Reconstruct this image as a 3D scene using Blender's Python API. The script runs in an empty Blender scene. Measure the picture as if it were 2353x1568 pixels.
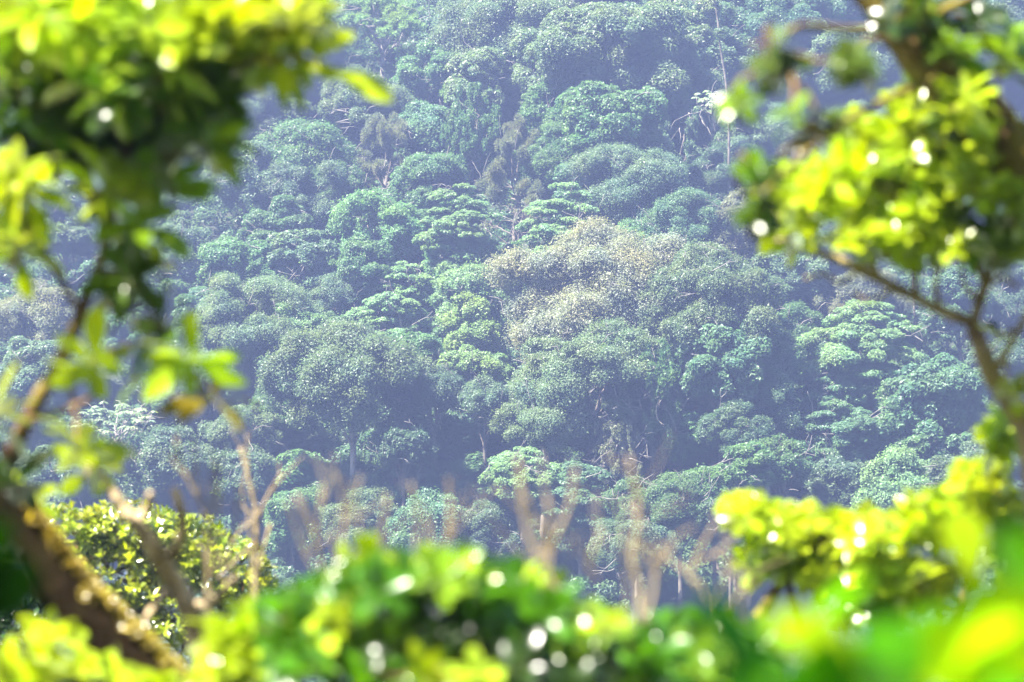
import bpy, math
import numpy as np
from mathutils import Vector, Matrix

SC = bpy.context.scene
COL = SC.collection
PI = math.pi
R = math.radians

# ------------------------------------------------------------------ camera model
LENS = 105.0
CAMZ = 1.6
K = 36.0 / LENS / 2353.0           # metres per picture unit per metre of distance (picture 2353 units wide)


def P(u, v, d):
    """world point seen at (u, v) in the 2353 x 1568 picture, d metres ahead"""
    return np.array([(u - 1176.5) * K * d, d, CAMZ - (v - 784.0) * K * d])


YK = np.array([-60, -3, 4, 30, 80, 150, 212, 235, 430.0])
ZK = np.array([62, 0.6, 0, -4.4, -20, -37, -36, -24, -24 + 195 * 0.62])  # the steep rise behind the camera is added to block sky light


def zg(x, y):
    x = np.asarray(x, float); y = np.asarray(y, float)
    z = np.interp(y, YK, ZK)
    w = np.clip((y - 190) / 50.0, 0, 1)
    und = 2.2 * np.sin(x * 0.075 + 0.6) * np.cos(y * 0.045) + 1.4 * np.sin(x * 0.16 + y * 0.11) + 1.1 * np.sin(x * 0.05 - y * 0.09 + 2.0)
    return z + w * und


def on_hill(u, v, hc):
    """point on the ray (u, v) that lies hc metres above the hillside"""
    lo, hi = 205.0, 425.0
    for _ in range(50):
        m = 0.5 * (lo + hi)
        p = P(u, v, m)
        if p[2] - zg(p[0], p[1]) - hc > 0: lo = m
        else: hi = m
    return P(u, v, lo)


# ------------------------------------------------------------------ mesh helpers
def mesh_quads(name, V, F, mat, smooth=False):
    V = np.ascontiguousarray(V, dtype=np.float32); F = np.ascontiguousarray(F, dtype=np.int32)
    me = bpy.data.meshes.new(name)
    me.vertices.add(len(V)); me.vertices.foreach_set("co", V.ravel())
    n, k = F.shape
    me.loops.add(n * k); me.loops.foreach_set("vertex_index", F.ravel())
    me.polygons.add(n)
    me.polygons.foreach_set("loop_start", np.arange(0, n * k, k, dtype=np.int32))
    me.polygons.foreach_set("loop_total", np.full(n, k, dtype=np.int32))
    if smooth:
        me.polygons.foreach_set("use_smooth", np.ones(n, dtype=bool))
    me.update(calc_edges=True)
    me.materials.append(mat)
    return me


def link(name, me, parent=None, color=None):
    o = bpy.data.objects.new(name, me); COL.objects.link(o)
    if parent is not None: o.parent = parent
    if color is not None: o.color = (*color, 1.0)
    return o


def thing(name, label, cat, loc=(0, 0, 0), group=None):
    o = bpy.data.objects.new(name, None); COL.objects.link(o)
    o.location = [float(c) for c in loc]; o.empty_display_size = 0.1
    o["label"] = label; o["category"] = cat
    if group: o["group"] = group
    return o


def nrm(a):
    return a / np.maximum(np.linalg.norm(a, axis=-1, keepdims=True), 1e-9)


def rand_dirs(rng, n):
    return nrm(rng.normal(size=(n, 3)))


class Tubes:
    """limbs, twigs and stems gathered into one bark mesh"""
    def __init__(s): s.V = []; s.F = []; s.n = 0; s.M = []

    def add(s, path, rad, sides=6, cap=True, slot=0):
        path = np.asarray(path, float); m = len(path)
        rad = np.broadcast_to(np.asarray(rad, float), (m,))
        t = np.gradient(path, axis=0); t = nrm(t)
        ref = np.where(np.abs(t[:, 2:3]) > 0.9, np.array([[1.0, 0, 0]]), np.array([[0, 0, 1.0]]))
        ref = np.broadcast_to(ref[m // 2], (m, 3))
        a = nrm(np.cross(t, ref)); b = np.cross(t, a)
        ang = np.arange(sides) * 2 * PI / sides
        ring = a[:, None, :] * np.cos(ang)[None, :, None] + b[:, None, :] * np.sin(ang)[None, :, None]
        V = (path[:, None, :] + ring * rad[:, None, None]).reshape(-1, 3)
        i = np.arange(m - 1)[:, None] * sides; j = np.arange(sides)[None, :]; j2 = (j + 1) % sides
        F = np.stack([i + j, i + j2, i + sides + j2, i + sides + j], -1).reshape(-1, 4)
        s.V.append(V); s.F.append(F + s.n); s.n += len(V)
        if cap:                                   # close the tip with a small fan of quads
            tip = path[-1] + t[-1] * rad[-1] * 0.7
            s.V.append(tip[None]); ti = s.n; s.n += 1
            b0 = ti - sides
            k = np.arange(0, sides, 2)
            s.F.append(np.stack([b0 + k, b0 + (k + 1) % sides, b0 + (k + 2) % sides, np.full_like(k, ti)], -1))
        s.M.append(np.full(sum(len(f) for f in s.F) - sum(len(q) for q in s.M), slot, np.int32))

    def build(s, name, mat, parent, smooth=True, mat2=None):
        me = mesh_quads(name, np.concatenate(s.V), np.concatenate(s.F), mat, smooth)
        if mat2 is not None:
            me.materials.append(mat2); me.polygons.foreach_set("material_index", np.concatenate(s.M))
        return link(name, me, parent)


def bez(pts, n):
    """smooth curve through points (Catmull-Rom)"""
    p = np.asarray(pts, float)
    if len(p) == 2: p = np.array([p[0], (p[0] + p[1]) / 2, p[1]])
    q = np.vstack([2 * p[0] - p[1], p, 2 * p[-1] - p[-2]])
    ts = np.linspace(0, len(p) - 1, n); out = []
    for t in ts:
        i = min(int(t), len(p) - 2); f = t - i
        a, b, c, d = q[i], q[i + 1], q[i + 2], q[i + 3]
        out.append(0.5 * (2 * b + (c - a) * f + (2 * a - 5 * b + 4 * c - d) * f * f + (3 * b - a - 3 * c + d) * f ** 3))
    return np.array(out)


# ------------------------------------------------------------------ materials
def new_mat(name):
    m = bpy.data.materials.new(name); m.use_nodes = True
    nt = m.node_tree; nt.nodes.clear()
    out = nt.nodes.new("ShaderNodeOutputMaterial")
    return m, nt, out


def N(nt, typ, **kw):
    n = nt.nodes.new(typ)
    for k, v in kw.items():
        if hasattr(n, k): setattr(n, k, v)
        else: n.inputs[k].default_value = v
    return n


def leaf_material(name, trans_tint, trans_mix, gloss, rough, spread, warm=(1.15, 1.0, 0.7), noise_scale=0.35):
    """foliage: the object's own colour, varied leaf by leaf and clump by clump; light passes through the blade"""
    m, nt, out = new_mat(name); L = nt.links.new
    oi = N(nt, "ShaderNodeObjectInfo"); geo = N(nt, "ShaderNodeNewGeometry"); tc = N(nt, "ShaderNodeTexCoord")
    rmp = N(nt, "ShaderNodeMapRange"); rmp.inputs["To Min"].default_value = 1 - spread; rmp.inputs["To Max"].default_value = 1 + spread
    L(geo.outputs["Random Per Island"], rmp.inputs["Value"])
    noi = N(nt, "ShaderNodeTexNoise"); noi.inputs["Scale"].default_value = noise_scale; noi.inputs["Detail"].default_value = 2
    L(tc.outputs["Object"], noi.inputs["Vector"])
    nr = N(nt, "ShaderNodeMapRange"); nr.inputs["From Min"].default_value = 0.3; nr.inputs["From Max"].default_value = 0.7
    L(noi.outputs["Fac"], nr.inputs["Value"])
    hue = N(nt, "ShaderNodeMix", data_type='RGBA', blend_type='MULTIPLY'); hue.inputs[0].default_value = 1.0
    wm = N(nt, "ShaderNodeMix", data_type='RGBA'); wm.inputs[6].default_value = (0.9, 1, 1.08, 1); wm.inputs[7].default_value = (*warm, 1)
    L(nr.outputs[0], wm.inputs[0]); L(oi.outputs["Color"], hue.inputs[6]); L(wm.outputs[2], hue.inputs[7])
    val = N(nt, "ShaderNodeMix", data_type='RGBA', blend_type='MULTIPLY'); val.inputs[0].default_value = 1.0
    L(hue.outputs[2], val.inputs[6]); L(rmp.outputs[0], val.inputs[7])
    dif = N(nt, "ShaderNodeBsdfDiffuse"); L(val.outputs[2], dif.inputs["Color"])
    tr = N(nt, "ShaderNodeBsdfTranslucent")
    tt = N(nt, "ShaderNodeMix", data_type='RGBA', blend_type='MULTIPLY'); tt.inputs[0].default_value = 1.0
    L(val.outputs[2], tt.inputs[6]); tt.inputs[7].default_value = (*trans_tint, 1)
    L(tt.outputs[2], tr.inputs["Color"])
    mx = N(nt, "ShaderNodeMixShader"); mx.inputs[0].default_value = trans_mix
    L(dif.outputs[0], mx.inputs[1]); L(tr.outputs[0], mx.inputs[2])
    if gloss > 0:
        gl = N(nt, "ShaderNodeBsdfGlossy"); gl.inputs["Roughness"].default_value = rough
        fr = N(nt, "ShaderNodeFresnel"); fr.inputs["IOR"].default_value = 1.45
        g = N(nt, "ShaderNodeMath", operation='MULTIPLY'); g.inputs[1].default_value = gloss; L(fr.outputs[0], g.inputs[0])
        m2 = N(nt, "ShaderNodeMixShader"); L(g.outputs[0], m2.inputs[0]); L(mx.outputs[0], m2.inputs[1]); L(gl.outputs[0], m2.inputs[2])
        L(m2.outputs[0], out.inputs["Surface"])
    else:
        L(mx.outputs[0], out.inputs["Surface"])
    return m


def bark_material(name, c1, c2, scale, moss=None, bump=0.4, detail=6.0):
    m, nt, out = new_mat(name); L = nt.links.new
    tc = N(nt, "ShaderNodeTexCoord")
    n1 = N(nt, "ShaderNodeTexNoise"); n1.inputs["Scale"].default_value = scale; n1.inputs["Detail"].default_value = detail
    L(tc.outputs["Object"], n1.inputs["Vector"])
    cr = N(nt, "ShaderNodeValToRGB"); cr.color_ramp.elements[0].position = 0.35; cr.color_ramp.elements[1].position = 0.65
    cr.color_ramp.elements[0].color = (*c1, 1); cr.color_ramp.elements[1].color = (*c2, 1)
    L(n1.outputs["Fac"], cr.inputs[0]); col = cr.outputs[0]
    if moss:
        n2 = N(nt, "ShaderNodeTexNoise"); n2.inputs["Scale"].default_value = scale * 0.35
        L(tc.outputs["Object"], n2.inputs["Vector"])
        r2 = N(nt, "ShaderNodeMapRange"); r2.inputs["From Min"].default_value = 0.45; r2.inputs["From Max"].default_value = 0.6
        L(n2.outputs["Fac"], r2.inputs["Value"])
        mm = N(nt, "ShaderNodeMix", data_type='RGBA'); mm.inputs[7].default_value = (*moss, 1)
        L(r2.outputs[0], mm.inputs[0]); L(col, mm.inputs[6]); col = mm.outputs[2]
    b = N(nt, "ShaderNodeBsdfPrincipled"); b.inputs["Roughness"].default_value = 0.9; b.inputs["Specular IOR Level"].default_value = 0.04; L(col, b.inputs["Base Color"])
    if bump:
        bp = N(nt, "ShaderNodeBump"); bp.inputs["Strength"].default_value = bump; bp.inputs["Distance"].default_value = 0.02
        L(n1.outputs["Fac"], bp.inputs["Height"]); L(bp.outputs[0], b.inputs["Normal"])
    L(b.outputs[0], out.inputs["Surface"])
    return m


M_FAR = leaf_material("far_foliage", (1.2, 1.3, 0.8), 0.50, 0.05, 0.55, 0.27)
M_NEAR = leaf_material("near_leaf", (2.0, 2.0, 0.15), 0.46, 0.65, 0.24, 0.40, warm=(1.25, 1.0, 0.7), noise_scale=3.0)
M_BUSH = leaf_material("bush_leaf", (1.8, 1.8, 0.3), 0.45, 1.7, 0.24, 0.4, warm=(1.25, 1.0, 0.7), noise_scale=2.0)
M_FARBARK = bark_material("far_bark", (0.055, 0.048, 0.040), (0.17, 0.15, 0.125), 1.2, None, 0.0, 3.0)
M_PALEBARK = bark_material("pale_bark", (0.13, 0.12, 0.105), (0.34, 0.31, 0.28), 1.2, None, 0.0, 3.0)
M_TWIGBARK = bark_material("twig_bark", (0.085, 0.08, 0.07), (0.22, 0.205, 0.185), 1.2, None, 0.0, 3.0)
M_BARK = bark_material("dark_bark", (0.05, 0.030, 0.018), (0.14, 0.085, 0.045), 18, (0.16, 0.13, 0.03))
M_MOSSY_SHADE = bark_material("shaded_mossy_bark", (0.0025, 0.0015, 0.001), (0.010, 0.0055, 0.003), 16, (0.014, 0.010, 0.004))  # browns taken near black to hold the trunk's shade in the colour
M_LICHEN = bark_material("lichen_bark", (0.16, 0.11, 0.07), (0.45, 0.36, 0.24), 22, (0.30, 0.24, 0.09))
M_TWIG = bark_material("brown_twig", (0.14, 0.105, 0.06), (0.36, 0.29, 0.18), 20)
M_BROAD = leaf_material("broad_leaf", (2.2, 2.1, 0.1), 0.5, 0.12, 0.35, 0.2, warm=(1.15, 1.0, 0.7), noise_scale=3.0)
M_STEM = bark_material("green_stem", (0.03, 0.09, 0.006), (0.06, 0.15, 0.010), 14)
M_DEAD = bark_material("dead_wood", (0.20, 0.15, 0.08), (0.46, 0.36, 0.22), 20)


def ground_material():
    m, nt, out = new_mat("forest_floor"); L = nt.links.new
    tc = N(nt, "ShaderNodeTexCoord")
    n1 = N(nt, "ShaderNodeTexNoise"); n1.inputs["Scale"].default_value = 0.35; n1.inputs["Detail"].default_value = 8
    L(tc.outputs["Object"], n1.inputs["Vector"])
    cr = N(nt, "ShaderNodeValToRGB")
    cr.color_ramp.elements[0].position = 0.35; cr.color_ramp.elements[0].color = (0.010, 0.014, 0.008, 1)
    cr.color_ramp.elements[1].position = 0.7; cr.color_ramp.elements[1].color = (0.028, 0.040, 0.018, 1)
    L(n1.outputs["Fac"], cr.inputs[0])
    b = N(nt, "ShaderNodeBsdfPrincipled"); b.inputs["Roughness"].default_value = 0.95; L(cr.outputs[0], b.inputs["Base Color"])
    L(b.outputs[0], out.inputs["Surface"])
    return m


# ------------------------------------------------------------------ terrain
def terrain():
    xs = np.linspace(-190, 190, 191); ys = np.concatenate([np.linspace(-58, 195, 90), np.linspace(197, 428, 150)])
    X, Y = np.meshgrid(xs, ys); Z = zg(X, Y)
    V = np.stack([X, Y, Z], -1).reshape(-1, 3)
    nx = len(xs); i, j = np.meshgrid(np.arange(len(ys) - 1), np.arange(nx - 1), indexing='ij')
    a = i * nx + j
    F = np.stack([a, a + 1, a + 1 + nx, a + nx], -1).reshape(-1, 4)
    o = link("ground", mesh_quads("ground", V, F, ground_material(), True))
    o["kind"] = "structure"


terrain()


# ------------------------------------------------------------------ far foliage
def leaf_quads(p, n, size, aspect, rng, along=None):
    """one small blade per point: rhombus lying across normal n"""
    k = len(p)
    t = rng.normal(size=(k, 3)) if along is None else along + 0.35 * rng.normal(size=(k, 3))
    t = nrm(t - n * np.sum(t * n, 1, keepdims=True)); b = np.cross(n, t)
    s = size * rng.uniform(0.7, 1.3, (k, 1)) * 0.5
    V = np.empty((k, 4, 3))
    V[:, 0] = p - t * s; V[:, 1] = p + b * s * aspect + n * s * 0.15
    V[:, 2] = p + t * s - n * s * 0.25; V[:, 3] = p - b * s * aspect + n * s * 0.15
    return V.reshape(-1, 3)


def leaves_on(rng, C, RAD, OUT, size, cov, aspect=0.55, up=0.5, out_w=0.4, mode="flat", jit=0.55, rag=1.08):
    """C clump centres, RAD (M,3) radii, OUT outward directions -> blade corners"""
    area = size * size * 0.5 * aspect
    surf = 4 * PI * (RAD[:, 0] * RAD[:, 1] * RAD[:, 2]) ** (2 / 3)
    cnt = np.maximum(4, (cov * surf / area).astype(int))
    idx = np.repeat(np.arange(len(C)), cnt); k = len(idx)
    d = rand_dirs(rng, k) + OUT[idx] * out_w + np.array([0, 0, up * 0.6]); d = nrm(d)
    rr = rng.uniform(0.5, rag, (k, 1)) if rag < 1.2 else np.abs(rng.normal(0.75, 0.33, (k, 1)))
    p = C[idx] + d * RAD[idx] * rr
    if mode == "flat":
        n = nrm(d * 0.6 + np.array([0, 0, up]) + rng.normal(size=(k, 3)) * jit); al = None
    elif mode == "needle":
        n = rand_dirs(rng, k); n = nrm(n - d * np.sum(n * d, 1, keepdims=True)); al = d + np.array([0, 0, 0.3])
    elif mode == "hang":
        n = nrm(d * np.array([1, 1, 0.2]) + rng.normal(size=(k, 3)) * jit); al = np.broadcast_to(np.array([0, 0, -1.0]), (k, 3))
    return leaf_quads(p, n, size, aspect, rng, al)


def ell_dirs(rng, n, zmin=-0.5):
    d = rand_dirs(rng, n * 4); d = d[d[:, 2] > zmin][:n]
    return d


def crown_shape(kind, rng, W, D, H):
    """returns (blade corners, boughs) with the crown centre as origin"""
    Rm = (W * D * H) ** (1 / 3) / 2; E = np.array([W / 2, D / 2, H / 2])
    if kind in ("dome", "fine", "coarse", "silver"):
        n1 = 38 if kind != "silver" else 72
        d1 = ell_dirs(rng, n1, -0.92 if kind == 'silver' else -0.75); n1 = len(d1)
        r1 = Rm * rng.uniform(0.22, 0.40, n1) * (1.0 if kind != "silver" else 0.75)
        C1 = d1 * E * rng.uniform(0.55, 0.86, (n1, 1))
        C1[:, :2] += rng.normal(size=(n1, 2)) * Rm * 0.06
        n2 = 12
        i1 = np.repeat(np.arange(n1), n2)
        d2 = nrm(rand_dirs(rng, len(i1)) + d1[i1] * 0.55 + np.array([0, 0, 0.35]))
        C2 = C1[i1] + d2 * r1[i1, None] * rng.uniform(0.55, 0.95, (len(i1), 1)) * np.array([1, 1, 0.8])
        r2 = r1[i1] * rng.uniform(0.32, 0.62, len(i1))
        RAD = np.stack([r2 * 1.1, r2 * 1.1, r2 * 0.9], 1)
        size = {"dome": 0.25, "fine": 0.20, "coarse": 0.36, "silver": 0.22}[kind]
        cov = {"dome": 0.75, "fine": 0.62, "coarse": 0.75, "silver": 0.62}[kind]
        V = leaves_on(rng, C2, RAD, d2, size, cov, 0.52 if kind != "fine" else 0.4, up=0.55, rag=1.3 if kind in ("silver", "fine") or (kind == "dome" and rng.random() < 0.6) else 1.08)
        return V, C1
    if kind == "tier":
        npad = int(17 + 8 * H / max(W, 1))
        zz = np.linspace(-0.75, 0.92, npad) + rng.normal(size=npad) * 0.06
        ph = np.arange(npad) * 2.4 + rng.uniform(0, 6) + rng.normal(size=npad) * 0.3
        rho = np.sqrt(np.clip(1 - zz ** 2, 0.02, 1)) * rng.uniform(0.45, 0.8, npad)
        C1 = np.stack([np.cos(ph) * rho, np.sin(ph) * rho, zz], 1) * E
        rp = W / 2 * rng.uniform(0.28, 0.50, npad) * (1.1 - 0.35 * np.clip(zz, 0, 1))
        n2 = 20; i1 = np.repeat(np.arange(npad), n2)
        a = rng.uniform(0, 2 * PI, len(i1)); q = np.sqrt(rng.uniform(0, 1, len(i1)))
        off = np.stack([np.cos(a) * q, np.sin(a) * q, -0.28 * q ** 2 + rng.normal(size=len(i1)) * 0.05], 1) * rp[i1, None]
        off[:, 2] += np.sum(off[:, :2] * nrm(C1[i1, :2]), 1) * -0.12
        C2 = C1[i1] + off
        r2 = rp[i1] * rng.uniform(0.2, 0.36, len(i1))
        RAD = np.stack([r2 * 1.1, r2 * 1.1, r2 * rng.uniform(0.45, 0.75, len(i1))], 1)
        V = leaves_on(rng, C2, RAD, np.zeros_like(C2), 0.24, 0.8, 0.5, up=0.8, jit=0.5)
        return V, C1
    if kind == "pine":
        n1 = 16
        d1 = ell_dirs(rng, n1, -0.35); n1 = len(d1)
        C1 = d1 * E * rng.uniform(0.4, 0.8, (n1, 1)); r1 = Rm * rng.uniform(0.3, 0.45, n1)
        n2 = 10; i1 = np.repeat(np.arange(n1), n2)
        d2 = nrm(rand_dirs(rng, len(i1)) + np.array([0, 0, 0.6]))
        C2 = C1[i1] + d2 * r1[i1, None] * rng.uniform(0.4, 1, (len(i1), 1)) * np.array([1, 1, 0.6])
        r2 = rng.uniform(0.32, 0.6, len(i1))
        RAD = np.stack([r2, r2, r2 * 0.85], 1)
        V = leaves_on(rng, C2, RAD, np.zeros_like(C2), 0.42, 1.1, 0.16, up=0.6, mode="needle")
        return V, C1
    if kind == "feather":
        n1 = 34
        zz = rng.uniform(-1, 1, n1); ph = rng.uniform(0, 2 * PI, n1)
        rho = (1 - zz) * 0.5 * 0.8 + 0.12
        C1 = np.stack([np.cos(ph) * rho * rng.uniform(0.5, 1, n1), np.sin(ph) * rho * rng.uniform(0.5, 1, n1), zz * 0.9], 1) * E
        n2 = 9; i1 = np.repeat(np.arange(n1), n2)
        o = nrm(C1[i1] * np.array([1, 1, 0.1]) + np.array([0, 0, 0.8]) + rng.normal(size=(len(i1), 3)) * 0.3)
        C2 = C1[i1] + o * rng.uniform(-0.1, 1.0, (len(i1), 1)) * Rm * 0.4
        r2 = Rm * rng.uniform(0.07, 0.13, len(i1))
        RAD = np.stack([r2, r2, r2 * 1.5], 1)
        V = leaves_on(rng, C2, RAD, o, 0.26, 0.7, 0.22, up=0.5, mode="needle")
        return V, C1
    if kind == "vine":
        n1 = 40
        zz = rng.uniform(-1, 0.95, n1); ph = rng.uniform(0, 2 * PI, n1)
        rho = np.clip(np.sqrt(1 - np.clip(zz, 0, 1) ** 2), 0.3, 1) * rng.uniform(0.5, 0.85, n1) * (1 + 0.15 * zz)
        C1 = np.stack([np.cos(ph) * rho, np.sin(ph) * rho, zz], 1) * E
        n2 = 9; i1 = np.repeat(np.arange(n1), n2)
        C2 = C1[i1] + rng.normal(size=(len(i1), 3)) * np.array([0.1, 0.1, 0.22]) * Rm
        r2 = Rm * rng.uniform(0.07, 0.13, len(i1))
        RAD = np.stack([r2, r2, r2 * 1.9], 1)
        V = leaves_on(rng, C2, RAD, nrm(C1[i1] * np.array([1, 1, 0.1])), 0.27, 0.9, 0.55, up=0.25, mode="hang")
        return V, C1[::3]
    if kind == "umbrella":
        n1 = int(60 * W / 7)
        d1 = ell_dirs(rng, n1, -0.3); n1 = len(d1)
        C1 = d1 * E * rng.uniform(0.5, 1.0, (n1, 1))
        k = 10; i1 = np.repeat(np.arange(n1), k)
        a = np.tile(np.arange(k) * 2 * PI / k, n1) + rng.uniform(0, 1, len(i1))
        d = np.stack([np.cos(a), np.sin(a), -0.35 + 0 * a], 1)
        ln = rng.uniform(0.36, 0.55, len(i1))[:, None]
        n = nrm(np.stack([np.cos(a) * 0.35, np.sin(a) * 0.35, np.ones_like(a)], 1) + rng.normal(size=(len(i1), 3)) * 0.15)
        V = leaf_quads(C1[i1] + d * ln * 0.55, n, 0.5, 0.42, rng, d)
        return V, C1[:: max(1, n1 // 22)]
    if kind == "bare":
        n1 = 26
        d1 = ell_dirs(rng, n1, -0.1); C1 = d1 * E * rng.uniform(0.6, 1.0, (len(d1), 1))
        RAD = np.full((len(C1), 3), Rm * 0.10)
        V = leaves_on(rng, C1, RAD, d1, 0.22, 0.25, 0.35, up=0.5)
        return V, C1
    raise ValueError(kind)


def limb(rng, a, b, wob, n=7, sag=0.0):
    t = np.linspace(0, 1, n)[:, None]
    p = a + (b - a) * t + (np.cumsum(rng.normal(size=(n, 3)), 0) * wob) * np.sin(t * PI)
    p[:, 2] += sag * np.sin(t[:, 0] * PI)
    return p


PALETTE = {
    "grey":   (0.105, 0.160, 0.090),
    "mid":    (0.080, 0.160, 0.070),
    "green":  (0.095, 0.195, 0.085),
    "bright": (0.140, 0.240, 0.120),
    "teal":   (0.085, 0.168, 0.100),
    "yellow": (0.145, 0.225, 0.080),
    "lime":   (0.150, 0.245, 0.105),
    "silver": (0.172, 0.188, 0.138),
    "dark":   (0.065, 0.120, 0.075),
    "pink":   (0.140, 0.160, 0.110),
    "pale":   (0.210, 0.285, 0.215),
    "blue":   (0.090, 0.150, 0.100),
}
NAME_OF = {"dome": "broadleaf_tree", "fine": "broadleaf_tree", "coarse": "broadleaf_tree", "silver": "broadleaf_tree",
           "tier": "layered_tree", "pine": "pine_tree", "feather": "feathery_tree", "vine": "vine_covered_tree",
           "umbrella": "umbrella_leaf_tree", "bare": "bare_tree"}


def far_tree(seed, kind, u, v, w, h, tone, label, clear=3.5, twigs=8, trunk="far", lean=None, group="trees on the misty hillside", y=None, limbs=()):
    rng = np.random.default_rng(1000 + seed)
    if y is None and kind in ("dome", "coarse", "fine", "tier") and clear < 7:          # crowns reach down behind the ones in front
        g = rng.uniform(1.12, 1.5); v += 0.5 * (g - 1) * h; h *= g
    c = on_hill(u, v, 5.0); s = K * c[1]
    W, H = w * s, h * s; hc = 0.5 * H + clear
    c = on_hill(u, v, hc) if y is None else P(u, v, y); s = K * c[1]; W, H = w * s, h * s; D = 0.9 * W
    base = np.array([c[0], c[1], zg(c[0], c[1])])
    if lean is not None:
        base[0] += lean * s; base[2] = zg(base[0], base[1])
    off = c - base
    root = thing(NAME_OF[kind], label, "tree", base, group)
    V, B = crown_shape(kind, rng, W, D, H)
    V = V + off
    F = np.arange(len(V)).reshape(-1, 4)
    col = np.array(PALETTE[tone]) * rng.uniform(0.88, 1.15)
    # bark: one trunk, limbs to the boughs, thin bare twigs that show on the crown
    T = Tubes()
    r0 = max(0.16, 0.026 * (W + H) / 2 + 0.08) if kind != "umbrella" else 0.14
    fork = off + np.array([0, 0, -0.22 * H])
    tr = limb(rng, np.array([0, 0, -0.6]), fork, 0.10 * r0 / 0.3, 9)
    T.add(tr, np.linspace(r0, r0 * 0.62, 9), 7)
    k = min(len(B), 16); ends = []
    for q in rng.permutation(len(B))[:k]:
        st = tr[-1 - rng.integers(0, 3)]
        b = B[q] * 0.95 + off
        T.add(limb(rng, st, b, 0.04 * np.linalg.norm(b - st) * 0.5, 7, 0.1), np.linspace(r0 * 0.42, 0.035, 7), 5); ends.append(b)
    for _ in range(twigs):
        d = rand_dirs(rng, 1)[0]; d[1] = -abs(d[1])
        st = off + d * np.array([W / 2, D / 2, H / 2]) * rng.uniform(0.75, 0.95)
        dr = nrm(np.array([rng.normal(), -0.3, rng.normal() * 0.8 + 0.4])); ln = rng.uniform(0.8, 2.6)
        en = np.array(ends); nb = en[np.argmin(np.linalg.norm(en - st, axis=1))]
        p = np.vstack([nb, nb + (st - nb) * 0.6 + rng.normal(size=3) * 0.1, limb(rng, st, st + dr * ln, 0.09, 6)]); T.add(p, np.linspace(0.05, 0.02, 8), 4, slot=1); p = p[2:]
        if rng.random() < 0.6:
            e = nrm(dr + rng.normal(size=3) * 0.6); T.add(limb(rng, p[3], p[3] + e * ln * 0.5, 0.06, 5), np.linspace(0.03, 0.015, 5), 4, slot=1)
    if kind in ("bare", "umbrella"):
        for b in B:
            for _ in range(5 if kind == "bare" else 1):
                e = b * rng.uniform(0.9, 1.15) + rng.normal(size=3) * W * 0.08
                T.add(limb(rng, b * 0.8 + off, e + off, 0.07, 5), np.linspace(0.05, 0.018, 5), 4)
    for pts, d, r in limbs:                              # big limbs that show on the face of the crown
        q = np.array([P(a, b, d) for a, b in pts]) - base
        en = np.array(ends); nb = en[np.argmin(np.linalg.norm(en - q[0], axis=1))]
        T.add(bez(np.vstack([nb, q]), 18), np.linspace(r, r * 0.35, 18), 7, slot=2 if r > 0.25 else 1)
    o = T.build("trunk", M_PALEBARK if trunk == "pale" else M_FARBARK, root, mat2=M_TWIGBARK)
    o.data.materials.append(M_FARBARK)
    link("crown", mesh_quads("crown", V, F, M_FAR), root, col)
    return root


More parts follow.
